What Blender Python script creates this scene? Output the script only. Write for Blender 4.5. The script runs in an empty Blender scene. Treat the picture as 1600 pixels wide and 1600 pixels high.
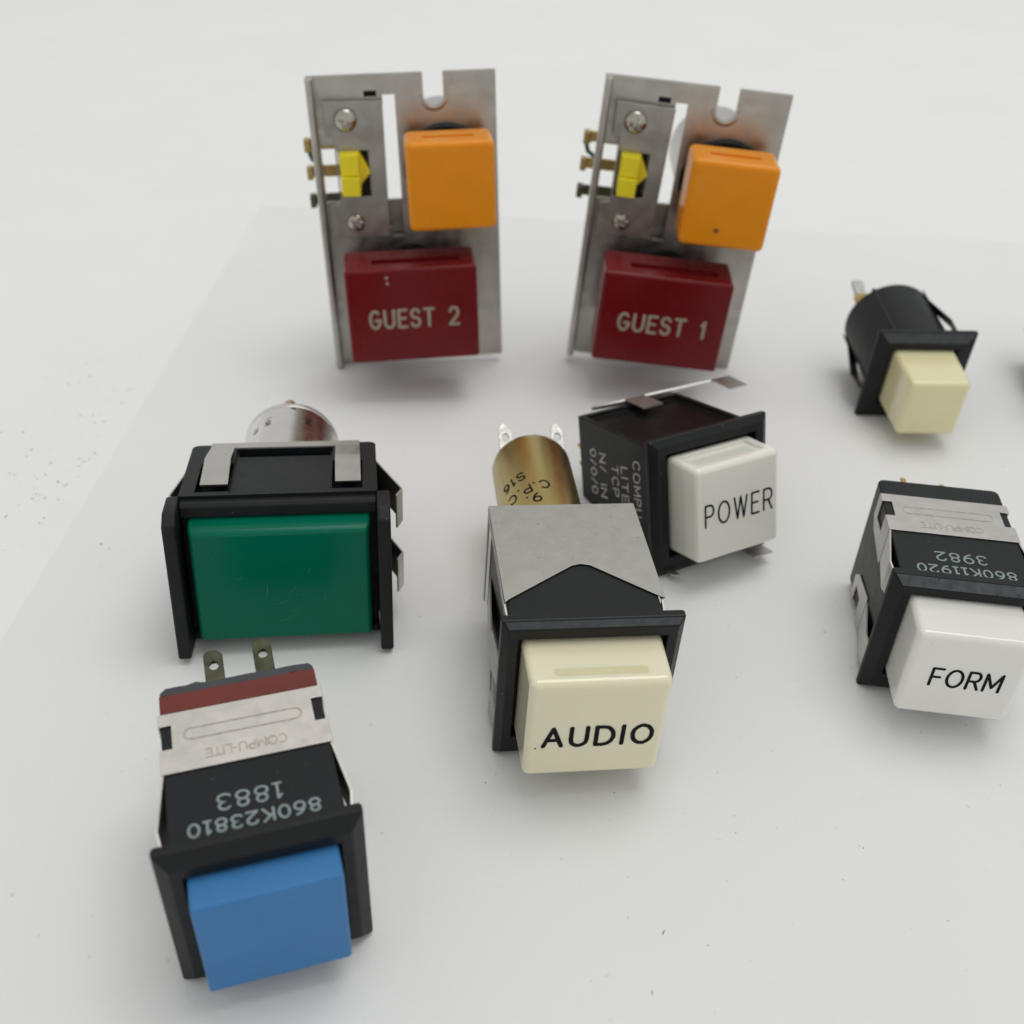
import bpy, bmesh, math, random
from mathutils import Matrix, Vector
R = math.radians
S = 0.001                      # all lengths below are millimetres
random.seed(7)
scene = bpy.context.scene
COL = scene.collection

# ---------------------------------------------------------------- camera
F_PX, PITCH, ROLL, HGT = 1686.1, R(36.32), R(2.84), 99.93
cam_d = bpy.data.cameras.new('camera')
cam = bpy.data.objects.new('camera', cam_d)
COL.objects.link(cam)
scene.camera = cam
cam_d.sensor_width = 36
cam_d.lens = 36 * F_PX / 1600
cam_d.clip_start, cam_d.clip_end = 0.005, 20
fw = Vector((0, math.cos(PITCH), -math.sin(PITCH)))
up0 = Vector((0, math.sin(PITCH), math.cos(PITCH)))
rt0 = Vector((1, 0, 0))
rt = rt0 * math.cos(ROLL) + up0 * math.sin(ROLL)
upv = up0 * math.cos(ROLL) - rt0 * math.sin(ROLL)
cam.matrix_world = Matrix(((rt.x, upv.x, -fw.x, 0), (rt.y, upv.y, -fw.y, 0),
                           (rt.z, upv.z, -fw.z, HGT * S), (0, 0, 0, 1)))
cam_d.dof.use_dof = True
cam_d.dof.focus_distance = 0.128
cam_d.dof.aperture_fstop = cam_d.lens / 1.35

# ---------------------------------------------------------------- light
world = bpy.data.worlds.new('World')
scene.world = world
world.use_nodes = True
wb = world.node_tree.nodes['Background']
wb.inputs[0].default_value = (0.985, 0.995, 0.99, 1)
wb.inputs[1].default_value = 0.62

def area(name, loc, target, sx, sy, power, col):
    d = bpy.data.lights.new(name, 'AREA')
    d.shape = 'RECTANGLE'
    d.size, d.size_y, d.energy, d.color = sx, sy, power, col
    o = bpy.data.objects.new(name, d)
    COL.objects.link(o)
    o.location = loc
    o.rotation_euler = (Vector(target) - Vector(loc)).to_track_quat('-Z', 'Y').to_euler()
    return o
area('ceiling_softbox', (0.24, 0.34, 1.25), (0.02, 0.14, 0), 0.72, 0.72, 5.4, (1.0, 0.995, 0.97))

vs = scene.view_settings
vs.view_transform = 'Standard'
vs.look = 'None'
vs.exposure = 0
vs.gamma = 1
vs.use_curve_mapping = False
scene.render.engine = 'CYCLES'
scene.render.resolution_x = scene.render.resolution_y = 1024

# ---------------------------------------------------------------- materials
MATS = {}
def mat(name, col, rough=0.4, metal=0.0, var=0.08, vscale=300, bump=0.0, bscale=2500, sss=0.0, sssr=(1, 1, 1),
        specks=None, speck_amt=0.62, speck_scale=1500, rvar=0.12, coat=0.0, stretch=(1, 1, 1), spec=0.5, smudge=None, dust=None, bdist=0.00005):
    """Principled with large soft variation, optional fine specks, smudges, dust and fine relief."""
    m = bpy.data.materials.new(name)
    m.use_nodes = True
    nt = m.node_tree
    N, L = nt.nodes, nt.links
    b = N['Principled BSDF']
    tc = N.new('ShaderNodeTexCoord')
    mp = N.new('ShaderNodeMapping')
    mp.inputs['Scale'].default_value = stretch
    L.new(tc.outputs['Object'], mp.inputs['Vector'])
    def noise(sc, det=4, rgh=0.55, dist=0.0, src=None):
        n = N.new('ShaderNodeTexNoise')
        n.inputs['Scale'].default_value = sc
        n.inputs['Detail'].default_value = det
        n.inputs['Roughness'].default_value = rgh
        n.inputs['Distortion'].default_value = dist
        L.new((src or mp).outputs[0], n.inputs['Vector'])
        return n
    def ramp(src, p0, p1, c0=(0, 0, 0, 1), c1=(1, 1, 1, 1)):
        r = N.new('ShaderNodeValToRGB')
        r.color_ramp.elements[0].position = p0
        r.color_ramp.elements[1].position = p1
        r.color_ramp.elements[0].color = c0
        r.color_ramp.elements[1].color = c1
        L.new(src, r.inputs[0])
        return r
    def mix(fac, a, bcol, typ='MIX'):
        x = N.new('ShaderNodeMix')
        x.data_type = 'RGBA'
        x.blend_type = typ
        for sock, v in ((x.inputs[0], fac), (x.inputs[6], a), (x.inputs[7], bcol)):
            if hasattr(v, 'links'):
                L.new(v, sock)
            else:
                sock.default_value = v
        return x.outputs[2]
    n1 = noise(vscale)
    lo = tuple(max(0, c * (1 - var)) for c in col[:3]) + (1,)
    hi = tuple(min(1, c * (1 + var)) for c in col[:3]) + (1,)
    c = ramp(n1.outputs[0], 0.3, 0.7, lo, hi).outputs[0]
    if smudge:
        n = noise(vscale * 0.7, 6, 0.65, 0.6)
        c = mix(ramp(n.outputs[0], 0.5, 0.72).outputs[0], c, smudge)
    if specks:
        n = noise(speck_scale, 2, 0.5)
        c = mix(ramp(n.outputs[0], speck_amt, speck_amt + 0.05).outputs[0], c, specks)
    if dust:
        v = N.new('ShaderNodeTexVoronoi')
        v.inputs['Scale'].default_value = 900
        L.new(tc.outputs['Object'], v.inputs['Vector'])
        r = ramp(v.outputs['Distance'], 0.05, 0.09, (1, 1, 1, 1), (0, 0, 0, 1))
        n = noise(700, 2, 0.5)
        g = ramp(n.outputs[0], 0.55, 0.62)
        mm = N.new('ShaderNodeMath')
        mm.operation = 'MULTIPLY'
        L.new(r.outputs[0], mm.inputs[0])
        L.new(g.outputs[0], mm.inputs[1])
        c = mix(mm.outputs[0], c, dust)
    L.new(c, b.inputs['Base Color'])
    n2 = noise(vscale * 2.3, 5, 0.6)
    mr = N.new('ShaderNodeMapRange')
    mr.inputs['From Min'].default_value = 0.3
    mr.inputs['From Max'].default_value = 0.7
    mr.inputs['To Min'].default_value = max(0.03, rough - rvar)
    mr.inputs['To Max'].default_value = min(1, rough + rvar)
    L.new(n2.outputs[0], mr.inputs['Value'])
    L.new(mr.outputs[0], b.inputs['Roughness'])
    b.inputs['Metallic'].default_value = metal
    b.inputs['Specular IOR Level'].default_value = spec
    b.inputs['Coat Weight'].default_value = coat
    b.inputs['Coat Roughness'].default_value = 0.07
    if sss:
        b.inputs['Subsurface Weight'].default_value = sss
        b.inputs['Subsurface Radius'].default_value = sssr
        b.inputs['Subsurface Scale'].default_value = 0.0012
    if bump:
        n3 = noise(bscale, 4, 0.6)
        bp = N.new('ShaderNodeBump')
        bp.inputs['Strength'].default_value = bump
        bp.inputs['Distance'].default_value = bdist
        L.new(n3.outputs[0], bp.inputs['Height'])
        L.new(bp.outputs[0], b.inputs['Normal'])
    MATS[name] = m
    return m

BLK = mat('black_plastic', (0.006, 0.0066, 0.0076), 0.36, var=0.12, spec=.3, rvar=.05, bump=0.25, dust=(0.16, 0.16, 0.15, 1))
BLKM = mat('black_matte_plastic', (0.007, 0.0075, 0.0085), 0.5, var=0.12, spec=.3, rvar=.05, bump=0.5, bscale=5000, dust=(0.14, 0.14, 0.13, 1))
BODY = mat('charcoal_housing', (0.0075, 0.0085, 0.0098), 0.45, var=0.1, bump=0.12, spec=.28, rvar=.04, dust=(0.10, 0.10, 0.095, 1))
BROWNBLK = mat('dusty_black_housing', (0.006, 0.0055, 0.0055), 0.33, var=0.2, bump=0.2, spec=.18, rvar=.06, smudge=(0.0105, 0.0105, 0.0105, 1), dust=(0.15, 0.14, 0.13, 1))
SCUFF = mat('scuffed_bezel_plastic', (0.012, 0.0125, 0.014), 0.45, var=0.2, bump=0.4, bscale=1800, spec=.4, smudge=(0.030, 0.031, 0.034, 1), specks=(0.02, 0.02, 0.02, 1), speck_amt=0.6, speck_scale=1300)
VOID = mat('dark_recess_plastic', (0.006, 0.006, 0.006), 0.7, var=0.1)
TIN = mat('tinned_spring_steel', (0.56, 0.54, 0.51), 0.40, metal=1, var=0.04, bump=0.2, bscale=1800, rvar=0.06)
ATIN = mat('dull_tinned_clip', (0.425, 0.42, 0.385), 0.45, metal=1, var=0.05, vscale=500, bump=0.2, bscale=1800, specks=(0.20, 0.19, 0.17, 1), speck_amt=0.70, speck_scale=2300, rvar=0.05, smudge=(0.40, 0.385, 0.36, 1))
BAND = mat('cream_plated_steel', (0.70, 0.665, 0.61), 0.42, metal=1, var=0.05, bump=0.3, bscale=1500, rvar=0.08, smudge=(0.60, 0.57, 0.52, 1))
STEEL = mat('dull_steel_plate', (0.47, 0.445, 0.41), 0.36, metal=1, var=0.13, vscale=160, bump=0.35, bscale=900, smudge=(0.39, 0.36, 0.325, 1), rvar=0.1)
DSTEEL = mat('stained_steel_bracket', (0.385, 0.36, 0.33), 0.38, metal=1, var=0.14, vscale=200, bump=0.35, bscale=900, smudge=(0.30, 0.275, 0.245, 1), rvar=0.1)
CHROME = mat('polished_nickel', (0.70, 0.68, 0.65), 0.24, metal=1, var=0.04, bump=0.1, rvar=0.05)
SCREW = mat('nickel_screw', (0.47, 0.44, 0.39), 0.22, metal=1, var=0.15, vscale=900, rvar=0.06)
BRASS = mat('lacquered_brass', (0.50, 0.385, 0.155), 0.32, metal=1, var=0.06, vscale=250, bump=0.15, rvar=0.05, smudge=(0.46, 0.35, 0.14, 1), stretch=(1, 0.35, 1))
GOLD = mat('brass_terminal', (0.52, 0.36, 0.14), 0.38, metal=1, var=0.2, smudge=(0.35, 0.24, 0.12, 1))
OLIVE = mat('tarnished_tin_terminal', (0.10, 0.105, 0.065), 0.45, metal=1, var=0.3, vscale=700, smudge=(0.17, 0.16, 0.11, 1))
ALU = mat('bright_tin_terminal', (0.30, 0.30, 0.28), 0.30, metal=1, var=0.15, vscale=800)
IVORY = mat('ivory_plastic', (0.79, 0.735, 0.45), 0.14, var=0.015, vscale=160, sss=0.35, sssr=(1, 0.85, 0.5), bump=0.0, rvar=0.02, coat=0.6)
AIVORY = mat('pale_ivory_plastic', (0.80, 0.757, 0.545), 0.14, var=0.015, vscale=160, sss=0.35, sssr=(1, 0.9, 0.6), bump=0.0, rvar=0.02, coat=0.6, specks=(0.42, 0.38, 0.24, 1), speck_amt=0.80, speck_scale=1100)
PWHITE = mat('aged_white_plastic', (0.81, 0.80, 0.725), 0.14, var=0.015, vscale=160, sss=0.35, sssr=(1, 0.95, 0.8), bump=0.0, rvar=0.02, coat=0.6, specks=(0.36, 0.32, 0.22, 1), speck_amt=0.80, speck_scale=1200)
FWHITE = mat('milk_white_plastic', (0.80, 0.79, 0.745), 0.14, var=0.015, vscale=160, sss=0.35, sssr=(1, 0.95, 0.85), bump=0.0, rvar=0.02, coat=0.6, specks=(0.40, 0.36, 0.28, 1), speck_amt=0.79, speck_scale=1100)
SLOTC = mat('yellowed_glue_line', (0.66, 0.62, 0.37), 0.25, var=0.03, vscale=200)
BLUE = mat('sky_blue_plastic', (0.042, 0.185, 0.425), 0.42, spec=.3, var=0.04, vscale=200, bump=0.15, rvar=0.06)
GREEN = mat('translucent_green_plastic', (0.0, 0.130, 0.074), 0.17, var=0.05, vscale=120, bump=0.0, rvar=0.03, spec=.17, dust=(0.06, 0.19, 0.13, 1))
ORANGE = mat('orange_plastic', (0.78, 0.27, 0.002), 0.28, spec=.3, var=0.05, vscale=120, sss=0.25, sssr=(1, 0.5, 0.1), rvar=0.06)
RED = mat('deep_red_plastic', (0.148, 0.005, 0.008), 0.25, spec=.26, var=0.08, vscale=120, rvar=0.06, bump=0.05, dust=(0.26, 0.07, 0.07, 1))
YEL = mat('bright_yellow_plastic', (0.86, 0.72, 0.010), 0.45, var=0.05)
REDBAND = mat('brick_red_varnish', (0.15, 0.026, 0.019), 0.36, spec=.35, var=0.1, vscale=400, bump=0.15, bscale=500)
EPOXY = mat('grey_epoxy_fill', (0.040, 0.044, 0.048), 0.5, var=0.15, bump=0.8, bscale=500)
INK = mat('black_engraving_fill', (0.008, 0.008, 0.009), 0.7, var=0.3, spec=.12, vscale=1500, bump=.6, bscale=3000)
CREAMINK = mat('cream_engraving_fill', (0.31, 0.275, 0.205), 0.6, var=0.15, vscale=900)
GREYINK = mat('grey_green_print', (0.23, 0.29, 0.28), 0.6, var=0.12, vscale=1500)
WHITEINK = mat('worn_white_print', (0.42, 0.42, 0.41), 0.6, var=0.35, vscale=1200)
STAMP = mat('stamped_metal_shadow', (0.47, 0.44, 0.39), 0.5, metal=1, var=0.2, vscale=1500)
BROWNSPOT = mat('brown_burn_mark', (0.17, 0.045, 0.01), 0.5, var=0.3)
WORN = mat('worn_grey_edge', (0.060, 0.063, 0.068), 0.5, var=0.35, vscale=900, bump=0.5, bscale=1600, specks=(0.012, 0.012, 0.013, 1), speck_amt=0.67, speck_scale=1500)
SHEEN = mat('rubbed_edge_sheen', (0.042, 0.045, 0.049), 0.42, var=0.25, vscale=900, bump=0.3)  # rubbed plastic, with the top bevel's highlight put into its colour
PAPER = mat('white_paper', (0.797, 0.797, 0.783), 0.85, spec=.2, var=0.016, vscale=28, bump=0.7, bscale=2200, specks=(0.66, 0.67, 0.67, 1), speck_amt=0.72, speck_scale=900, rvar=0.05)
TABLE = mat('white_table_laminate', (0.83, 0.835, 0.815), 0.8, spec=.2, var=0.012, vscale=30, bump=0.5, bscale=70, bdist=0.0012, smudge=(0.81, 0.815, 0.795, 1), rvar=0.05)
DIRT = mat('dark_dust_crumb', (0.28, 0.27, 0.255), 0.8, var=0.3)
LDIRT = mat('grey_dust_crumb', (0.58, 0.57, 0.54), 0.8, var=0.3)

# ---------------------------------------------------------------- mesh helpers (u right, v out of the button face, w up)
def P(u, v, w):
    return Vector((u * S, -v * S, w * S))

def box(bm, u0, u1, v0, v1, w0, w1):
    vs_ = [bm.verts.new(P(u, v, w)) for u in (u0, u1) for v in (v0, v1) for w in (w0, w1)]
    for f in ((0, 1, 3, 2), (4, 6, 7, 5), (0, 4, 5, 1), (2, 3, 7, 6), (0, 2, 6, 4), (1, 5, 7, 3)):
        bm.faces.new([vs_[i] for i in f])
    return bm

def loft(bm, rings, cap0=True, cap1=True):
    """rings: lists of (u,v,w) with the same count; joins them into a closed skin."""
    vr = [[bm.verts.new(P(*p)) for p in r] for r in rings]
    n = len(vr[0])
    for a, b in zip(vr, vr[1:]):
        for i in range(n):
            bm.faces.new((a[i], a[(i + 1) % n], b[(i + 1) % n], b[i]))
    if cap0:
        bm.faces.new(vr[0][::-1])
    if cap1:
        bm.faces.new(vr[-1])
    return bm

def rectring(v, u0, u1, w0, w1):
    return [(u0, v, w0), (u1, v, w0), (u1, v, w1), (u0, v, w1)]

def circ(v, r, uc=0, wc=0, n=48, a0=0):
    return [(uc + r * math.cos(a0 + 2 * math.pi * i / n), v, wc + r * math.sin(a0 + 2 * math.pi * i / n)) for i in range(n)]

def lathe(bm, prof, uc=0, wc=0, n=48):
    return loft(bm, [circ(v, r, uc, wc, n) for v, r in prof])

def prism(bm, pts, axis, lo, hi):
    """polygon in the two other axes extruded along axis ('u','v','w')."""
    def full(p, t):
        return {'u': (t, p[0], p[1]), 'v': (p[0], t, p[1]), 'w': (p[0], p[1], t)}[axis]
    return loft(bm, [[full(p, lo) for p in pts], [full(p, hi) for p in pts]])

def sheet(faces, t):
    """folded sheet metal: list of polygons, welded at shared corners, thickened by t."""
    bm = bmesh.new()
    cache = {}
    for f in faces:
        vv = []
        for p in f:
            k = tuple(round(x, 3) for x in p)
            if k not in cache:
                cache[k] = bm.verts.new(P(*p))
            vv.append(cache[k])
        bm.faces.new(vv)
    bmesh.ops.recalc_face_normals(bm, faces=bm.faces)
    bmesh.ops.solidify(bm, geom=bm.faces[:], thickness=t * S)
    return bm

def rrect(u0, u1, v0, v1, r, n=5, corners='abcd'):
    """rounded rectangle polygon, counter-clockwise."""
    out = []
    for k, (cu, cv, a) in enumerate(((u1 - r, v0 + r, -90), (u1 - r, v1 - r, 0), (u0 + r, v1 - r, 90), (u0 + r, v0 + r, 180))):
        if 'abcd'[k] in corners:
            for i in range(n + 1):
                t = R(a + 90 * i / n)
                out.append((cu + r * math.cos(t), cv + r * math.sin(t)))
        else:
            out.append(((u1, v0), (u1, v1), (u0, v1), (u0, v0))[k])
    return out

class Thing:
    def __init__(self, name, label, cat, pose, base=(0, 0, 0), group=None):
        x, y, z, yaw, tp, tr = pose
        M = Matrix.Rotation(R(yaw), 4, 'Z') @ Matrix.Rotation(R(tp), 4, 'X') @ Matrix.Rotation(R(tr), 4, 'Y')
        self.off = P(*base)
        o = bpy.data.objects.new(name, None)
        COL.objects.link(o)
        o.empty_display_size = 0.005
        o.matrix_world = Matrix.Translation(Vector((x * S, y * S, z * S))) @ M @ Matrix.Translation(self.off)
        o['label'], o['category'] = label, cat
        if group:
            o['group'] = group
        self.root = o
    def add(self, name, bm, m, parent=None, bevel=0, seg=3, smooth=True, label=None, ang=35):
        bmesh.ops.recalc_face_normals(bm, faces=bm.faces)
        me = bpy.data.meshes.new(name)
        bm.to_mesh(me)
        bm.free()
        me.transform(Matrix.Translation(-self.off))
        me.materials.append(m)
        o = bpy.data.objects.new(name, me)
        COL.objects.link(o)
        o.parent = parent or self.root
        finish(o, bevel, seg, smooth, ang)
        if label:
            o['label'] = label
        return o

def finish(o, bevel, seg, smooth, ang=35):
    me = o.data
    if smooth:
        for p in me.polygons:
            p.use_smooth = True
        me.set_sharp_from_angle(angle=R(ang))
    if bevel == 'wn':
        w = o.modifiers.new('normals', 'WEIGHTED_NORMAL')
        w.keep_sharp = True
    elif bevel:
        b = o.modifiers.new('bevel', 'BEVEL')
        b.width = bevel * S
        b.segments = seg
        b.limit_method = 'ANGLE'
        b.angle_limit = R(ang)
        b.harden_normals = True

def cut(bm, cutters):
    """boolean difference of bmesh cutters, returns a new bmesh."""
    def tmp(b):
        bmesh.ops.recalc_face_normals(b, faces=b.faces)
        me = bpy.data.meshes.new('tmp')
        b.to_mesh(me)
        b.free()
        o = bpy.data.objects.new('tmp', me)
        COL.objects.link(o)
        me.transform(Matrix.Scale(1000, 4))
        return o
    a = tmp(bm)
    cs = [tmp(c) for c in cutters]
    for c in cs:
        md = a.modifiers.new('b', 'BOOLEAN')
        md.operation = 'DIFFERENCE'
        md.solver = 'EXACT'
        md.object = c
    dg = bpy.context.evaluated_depsgraph_get()
    me = bpy.data.meshes.new_from_object(a.evaluated_get(dg))
    me.transform(Matrix.Scale(0.001, 4))
    out = bmesh.new()
    out.from_mesh(me)
    for o in [a] + cs:
        d = o.data
        bpy.data.objects.remove(o)
        bpy.data.meshes.remove(d)
    bpy.data.meshes.remove(me)
    bmesh.ops.remove_doubles(out, verts=out.verts, dist=1e-7)
    return out

# ---------------------------------------------------------------- engraved stroke lettering
def arc(cx, cy, rx, ry, a0, a1, n=14):
    return [(cx + rx * math.cos(R(a0 + (a1 - a0) * i / n)), cy + ry * math.sin(R(a0 + (a1 - a0) * i / n))) for i in range(n + 1)]
GL = {
 'A': (.80, [[(0, 0), (.40, 1), (.80, 0)], [(.14, .34), (.66, .34)]]),
 'U': (.70, [[(0, 1)] + arc(.35, .34, .35, .34, 180, 360) + [(.70, 1)]]),
 'D': (.76, [[(0, 0), (0, 1)] + arc(.30, .5, .46, .5, 90, -90) + [(0, 0)]]),
 'I': (.02, [[(0, 0), (0, 1)]]),
 'O': (.86, [arc(.43, .5, .43, .5, 90, 450, 28)]),
 'P': (.62, [[(0, 0), (0, 1)] + arc(.36, .735, .27, .265, 90, -90) + [(0, .47)]]),
 'W': (1.0, [[(0, 1), (.25, 0), (.50, 1), (.75, 0), (1.0, 1)]]),
 'E': (.58, [[(.58, 1), (0, 1), (0, 0), (.58, 0)], [(0, .52), (.48, .52)]]),
 'R': (.66, [[(0, 0), (0, 1)] + arc(.37, .735, .27, .265, 90, -90) + [(0, .47)], [(.36, .47), (.66, 0)]]),
 'F': (.58, [[(.58, 1), (0, 1), (0, 0)], [(0, .50), (.48, .50)]]),
 'M': (.86, [[(0, 0), (0, 1), (.43, .22), (.86, 1), (.86, 0)]]),
 'G': (.74, [arc(.37, .5, .37, .5, 48, 300, 20) + [(.74, .30), (.74, .46), (.42, .46)]]),
 'S': (.64, [arc(.32, .755, .30, .245, 20, 270, 14) + arc(.32, .255, .32, .255, 90, -160, 14)]),
 'T': (.70, [[(0, 1), (.70, 1)], [(.35, 1), (.35, 0)]]),
 'C': (.74, [arc(.40, .5, .40, .5, 45, 315, 22)]),
 'L': (.52, [[(0, 1), (0, 0), (.52, 0)]]),
 'N': (.72, [[(0, 0), (0, 1), (.72, 0), (.72, 1)]]),
 'K': (.66, [[(0, 0), (0, 1)], [(.62, 1), (.02, .44)], [(.22, .60), (.66, 0)]]),
 '1': (.36, [[(.02, .80), (.20, 1), (.20, 0)], [(0, 0), (.40, 0)]]),
 'l': (.24, [[(0, .76), (.18, 1), (.18, 0)]]),
 '2': (.64, [arc(.32, .70, .31, .30, 165, -35, 14) + [(0, 0), (.66, 0)]]),
 '3': (.60, [arc(.28, .755, .28, .245, 150, -90, 14) + arc(.28, .255, .32, .255, 90, -155, 14)]),
 '4': (.62, [[(.46, 0), (.46, 1), (0, .32), (.62, .32)]]),
 '6': (.62, [arc(.31, .31, .31, .31, 90, 450, 22), arc(.62, .31, .62, .70, 180, 100, 8)]),
 '8': (.62, [arc(.31, .76, .26, .24, -90, 270, 20), arc(.31, .26, .31, .26, 90, 450, 22)]),
 '9': (.62, [arc(.31, .69, .31, .31, 90, 450, 22), arc(0, .69, .62, .70, 0, -80, 8)]),
 '0': (.64, [arc(.32, .5, .32, .5, 90, 450, 26)]),
 '/': (.40, [[(0, 0), (.40, 1)]]),
 '-': (.36, [[(0, .48), (.36, .48)]]),
 '.': (.06, [[(0, .02), (.06, .02)]]),
}

def ribbon(bm, pts, hw, mp, lift, cap=True):
    run = [pts[0]]
    runs = []
    for i in range(1, len(pts)):
        run.append(pts[i])
        if i < len(pts) - 1 and math.dist(pts[i], pts[i - 1]) > 1e-5 and math.dist(pts[i + 1], pts[i]) > 1e-5:
            t1 = math.atan2(pts[i][1] - pts[i - 1][1], pts[i][0] - pts[i - 1][0])
            t2 = math.atan2(pts[i + 1][1] - pts[i][1], pts[i + 1][0] - pts[i][0])
            if abs((t2 - t1 + math.pi) % (2 * math.pi) - math.pi) > R(75):
                runs.append(run)
                run = [pts[i]]
    runs.append(run)
    if len(runs) > 1:
        for k, r in enumerate(runs):
            ribbon(bm, r, hw, mp, lift + .0011 * k, cap)
        return
    pts = [p for i, p in enumerate(pts) if i == 0 or math.dist(p, pts[i - 1]) > 1e-5]
    closed = math.dist(pts[0], pts[-1]) < 1e-5
    if closed:
        pts = pts[:-1]
    n = len(pts)
    Lf, Rt = [], []
    for i in range(n):
        a = pts[i - 1] if (i > 0 or closed) else None
        b = pts[(i + 1) % n] if (i < n - 1 or closed) else None
        def d(p, q):
            l = math.dist(p, q)
            return ((q[0] - p[0]) / l, (q[1] - p[1]) / l)
        d0 = d(a, pts[i]) if a else d(pts[i], b)
        d1 = d(pts[i], b) if b else d0
        nx, ny = -(d0[1] + d1[1]), d0[0] + d1[0]
        l = math.hypot(nx, ny) or 1e-6
        nx, ny = nx / l, ny / l
        k = min(1.9, 1 / max(0.35, nx * -d0[1] + ny * d0[0]))
        Lf.append((pts[i][0] + nx * hw * k, pts[i][1] + ny * hw * k))
        Rt.append((pts[i][0] - nx * hw * k, pts[i][1] - ny * hw * k))
    vl = [bm.verts.new(P(*mp(x, y, lift))) for x, y in Lf]
    vr = [bm.verts.new(P(*mp(x, y, lift))) for x, y in Rt]
    for i in range(n if closed else n - 1):
        j = (i + 1) % n
        bm.faces.new((vr[i], vr[j], vl[j], vl[i]))
    if cap and not closed:
        for i, a, b in ((0, 1, 0), (n - 1, n - 2, n - 1)):
            dx, dy = pts[i][0] - pts[a][0], pts[i][1] - pts[a][1]
            t0 = math.atan2(dy, dx)
            ring = [bm.verts.new(P(*mp(pts[i][0] + hw * math.cos(t0 + R(g)), pts[i][1] + hw * math.sin(t0 + R(g)), lift))) for g in (-60, -30, 0, 30, 60)]
            ends = (vr[i], vl[i]) if i else (vl[i], vr[i])
            bm.faces.new([ends[0]] + ring + [ends[1]])

def lettering(text, height, stroke, mp, gap=0.30, slant=0.0, width=None, jitter=0.0):
    """bmesh of stroke letters; mp(x,y,lift)->(u,v,w); x runs 0..text width centred at 0."""
    xs, x = [], 0
    for ch in text:
        xs.append(x)
        x += (GL[ch][0] if ch != ' ' else .5) + gap
    tot = (x - gap)
    k = (width / tot) if width else height
    bm = bmesh.new()
    cnt = 0
    for ch, x0 in zip(text, xs):
        if ch == ' ':
            continue
        for st in GL[ch][1]:
            pts = [((px + x0 - tot / 2) * k + slant * (py - .5) * height + random.uniform(-jitter, jitter), (py - .5) * height + random.uniform(-jitter, jitter)) for px, py in st]
            if math.dist(st[0], st[-1]) < 1e-5:
                pts[-1] = pts[0]
            cnt += 1
            ribbon(bm, pts, stroke / 2, mp, 0.02 + 0.003 * (cnt % 5))
    return bm

# ---------------------------------------------------------------- shared builders
def bezel(T, bw, bh, bt, bi, ow, oh, oz, back=1.0, m=BLK, bev=0.18, worn_sheen=None):
    """picture-frame collar: rim widest at v=0, chamfered to the front face, open for the cap."""
    bm = bmesh.new()
    a = bw / 2
    h = bh / 2
    outer = [rectring(-back, -a + .25, a - .25, -h + .25, h - .25), rectring(-back + .3, -a, a, -h, h), rectring(.15, -a, a, -h, h),
             rectring(bt, -a + bi, a - bi, -h + bi, h - bi)]
    vr = [[bm.verts.new(P(*p)) for p in r] for r in outer]
    inner = [rectring(bt, -ow / 2, ow / 2, oz - oh / 2, oz + oh / 2), rectring(-back, -ow / 2, ow / 2, oz - oh / 2, oz + oh / 2)]
    vi = [[bm.verts.new(P(*p)) for p in r] for r in inner]
    seq = vr + vi + [vr[0]]
    for r0, r1 in zip(seq, seq[1:]):
        for i in range(4):
            bm.faces.new((r0[i], r0[(i + 1) % 4], r1[(i + 1) % 4], r1[i]))
    bz = T.add('bezel', bm, m, bevel=bev, seg=2)
    if worn_sheen:
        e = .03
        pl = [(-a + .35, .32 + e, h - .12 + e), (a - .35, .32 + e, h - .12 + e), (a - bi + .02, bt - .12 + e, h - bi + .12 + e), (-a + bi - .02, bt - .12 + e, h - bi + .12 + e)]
        T.add('worn_sheen_edge', sheet([pl], .04), worn_sheen, parent=bz, smooth=False)  # top bevel strip: scuffed wear, and with SHEEN a painted highlight too
    return bz

def soften(bm, w, seg=4):
    bmesh.ops.recalc_face_normals(bm, faces=bm.faces)
    bmesh.ops.bevel(bm, geom=bm.edges[:], offset=w * S, segments=seg, profile=.5, affect='EDGES', clamp_overlap=True)
    return bm

def capmesh(cw, ch, cfw, cfh, cz, v0, v1, cut_list=None, rnd=.6):
    bm = bmesh.new()
    loft(bm, [rectring(v0, -cw / 2, cw / 2, cz - ch / 2, cz + ch / 2), rectring(v1, -cfw / 2, cfw / 2, cz - cfh / 2, cz + cfh / 2)])
    if cut_list:
        soften(bm, rnd)
        bm = cut(bm, cut_list)
    return bm

def tab(T, name, u0, u1, v0, v1, w, m, t=0.35, hole=0.5, hv=None, chamf=0.6, tilt=0.0):
    """solder tag: flat blade running backwards from v0 to v1 (v1<v0), pierced near its end."""
    uc = (u0 + u1) / 2
    pts = [(u0, v0), (u0, v1 + chamf), (u0 + chamf * .6, v1), (u1 - chamf, v1), (u1, v1 + chamf * 1.3), (u1, v0)]
    bm = bmesh.new()
    prism(bm, pts, 'w', w - t / 2, w + t / 2)
    c = bmesh.new()
    hv = hv if hv is not None else v1 + 1.9
    prism(c, [(uc + hole * math.cos(2 * math.pi * i / 20), hv + hole * 1.35 * math.sin(2 * math.pi * i / 20)) for i in range(20)], 'w', w - 2, w + 2)
    bm = cut(bm, [c])
    if tilt:
        bmesh.ops.rotate(bm, verts=bm.verts, cent=P(uc, v0, w), matrix=Matrix.Rotation(R(tilt), 3, 'X'))
    return T.add(name, bm, m, bevel=0.05, seg=1)

GRP = 'pushbutton switches laid out on the paper'

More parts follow.
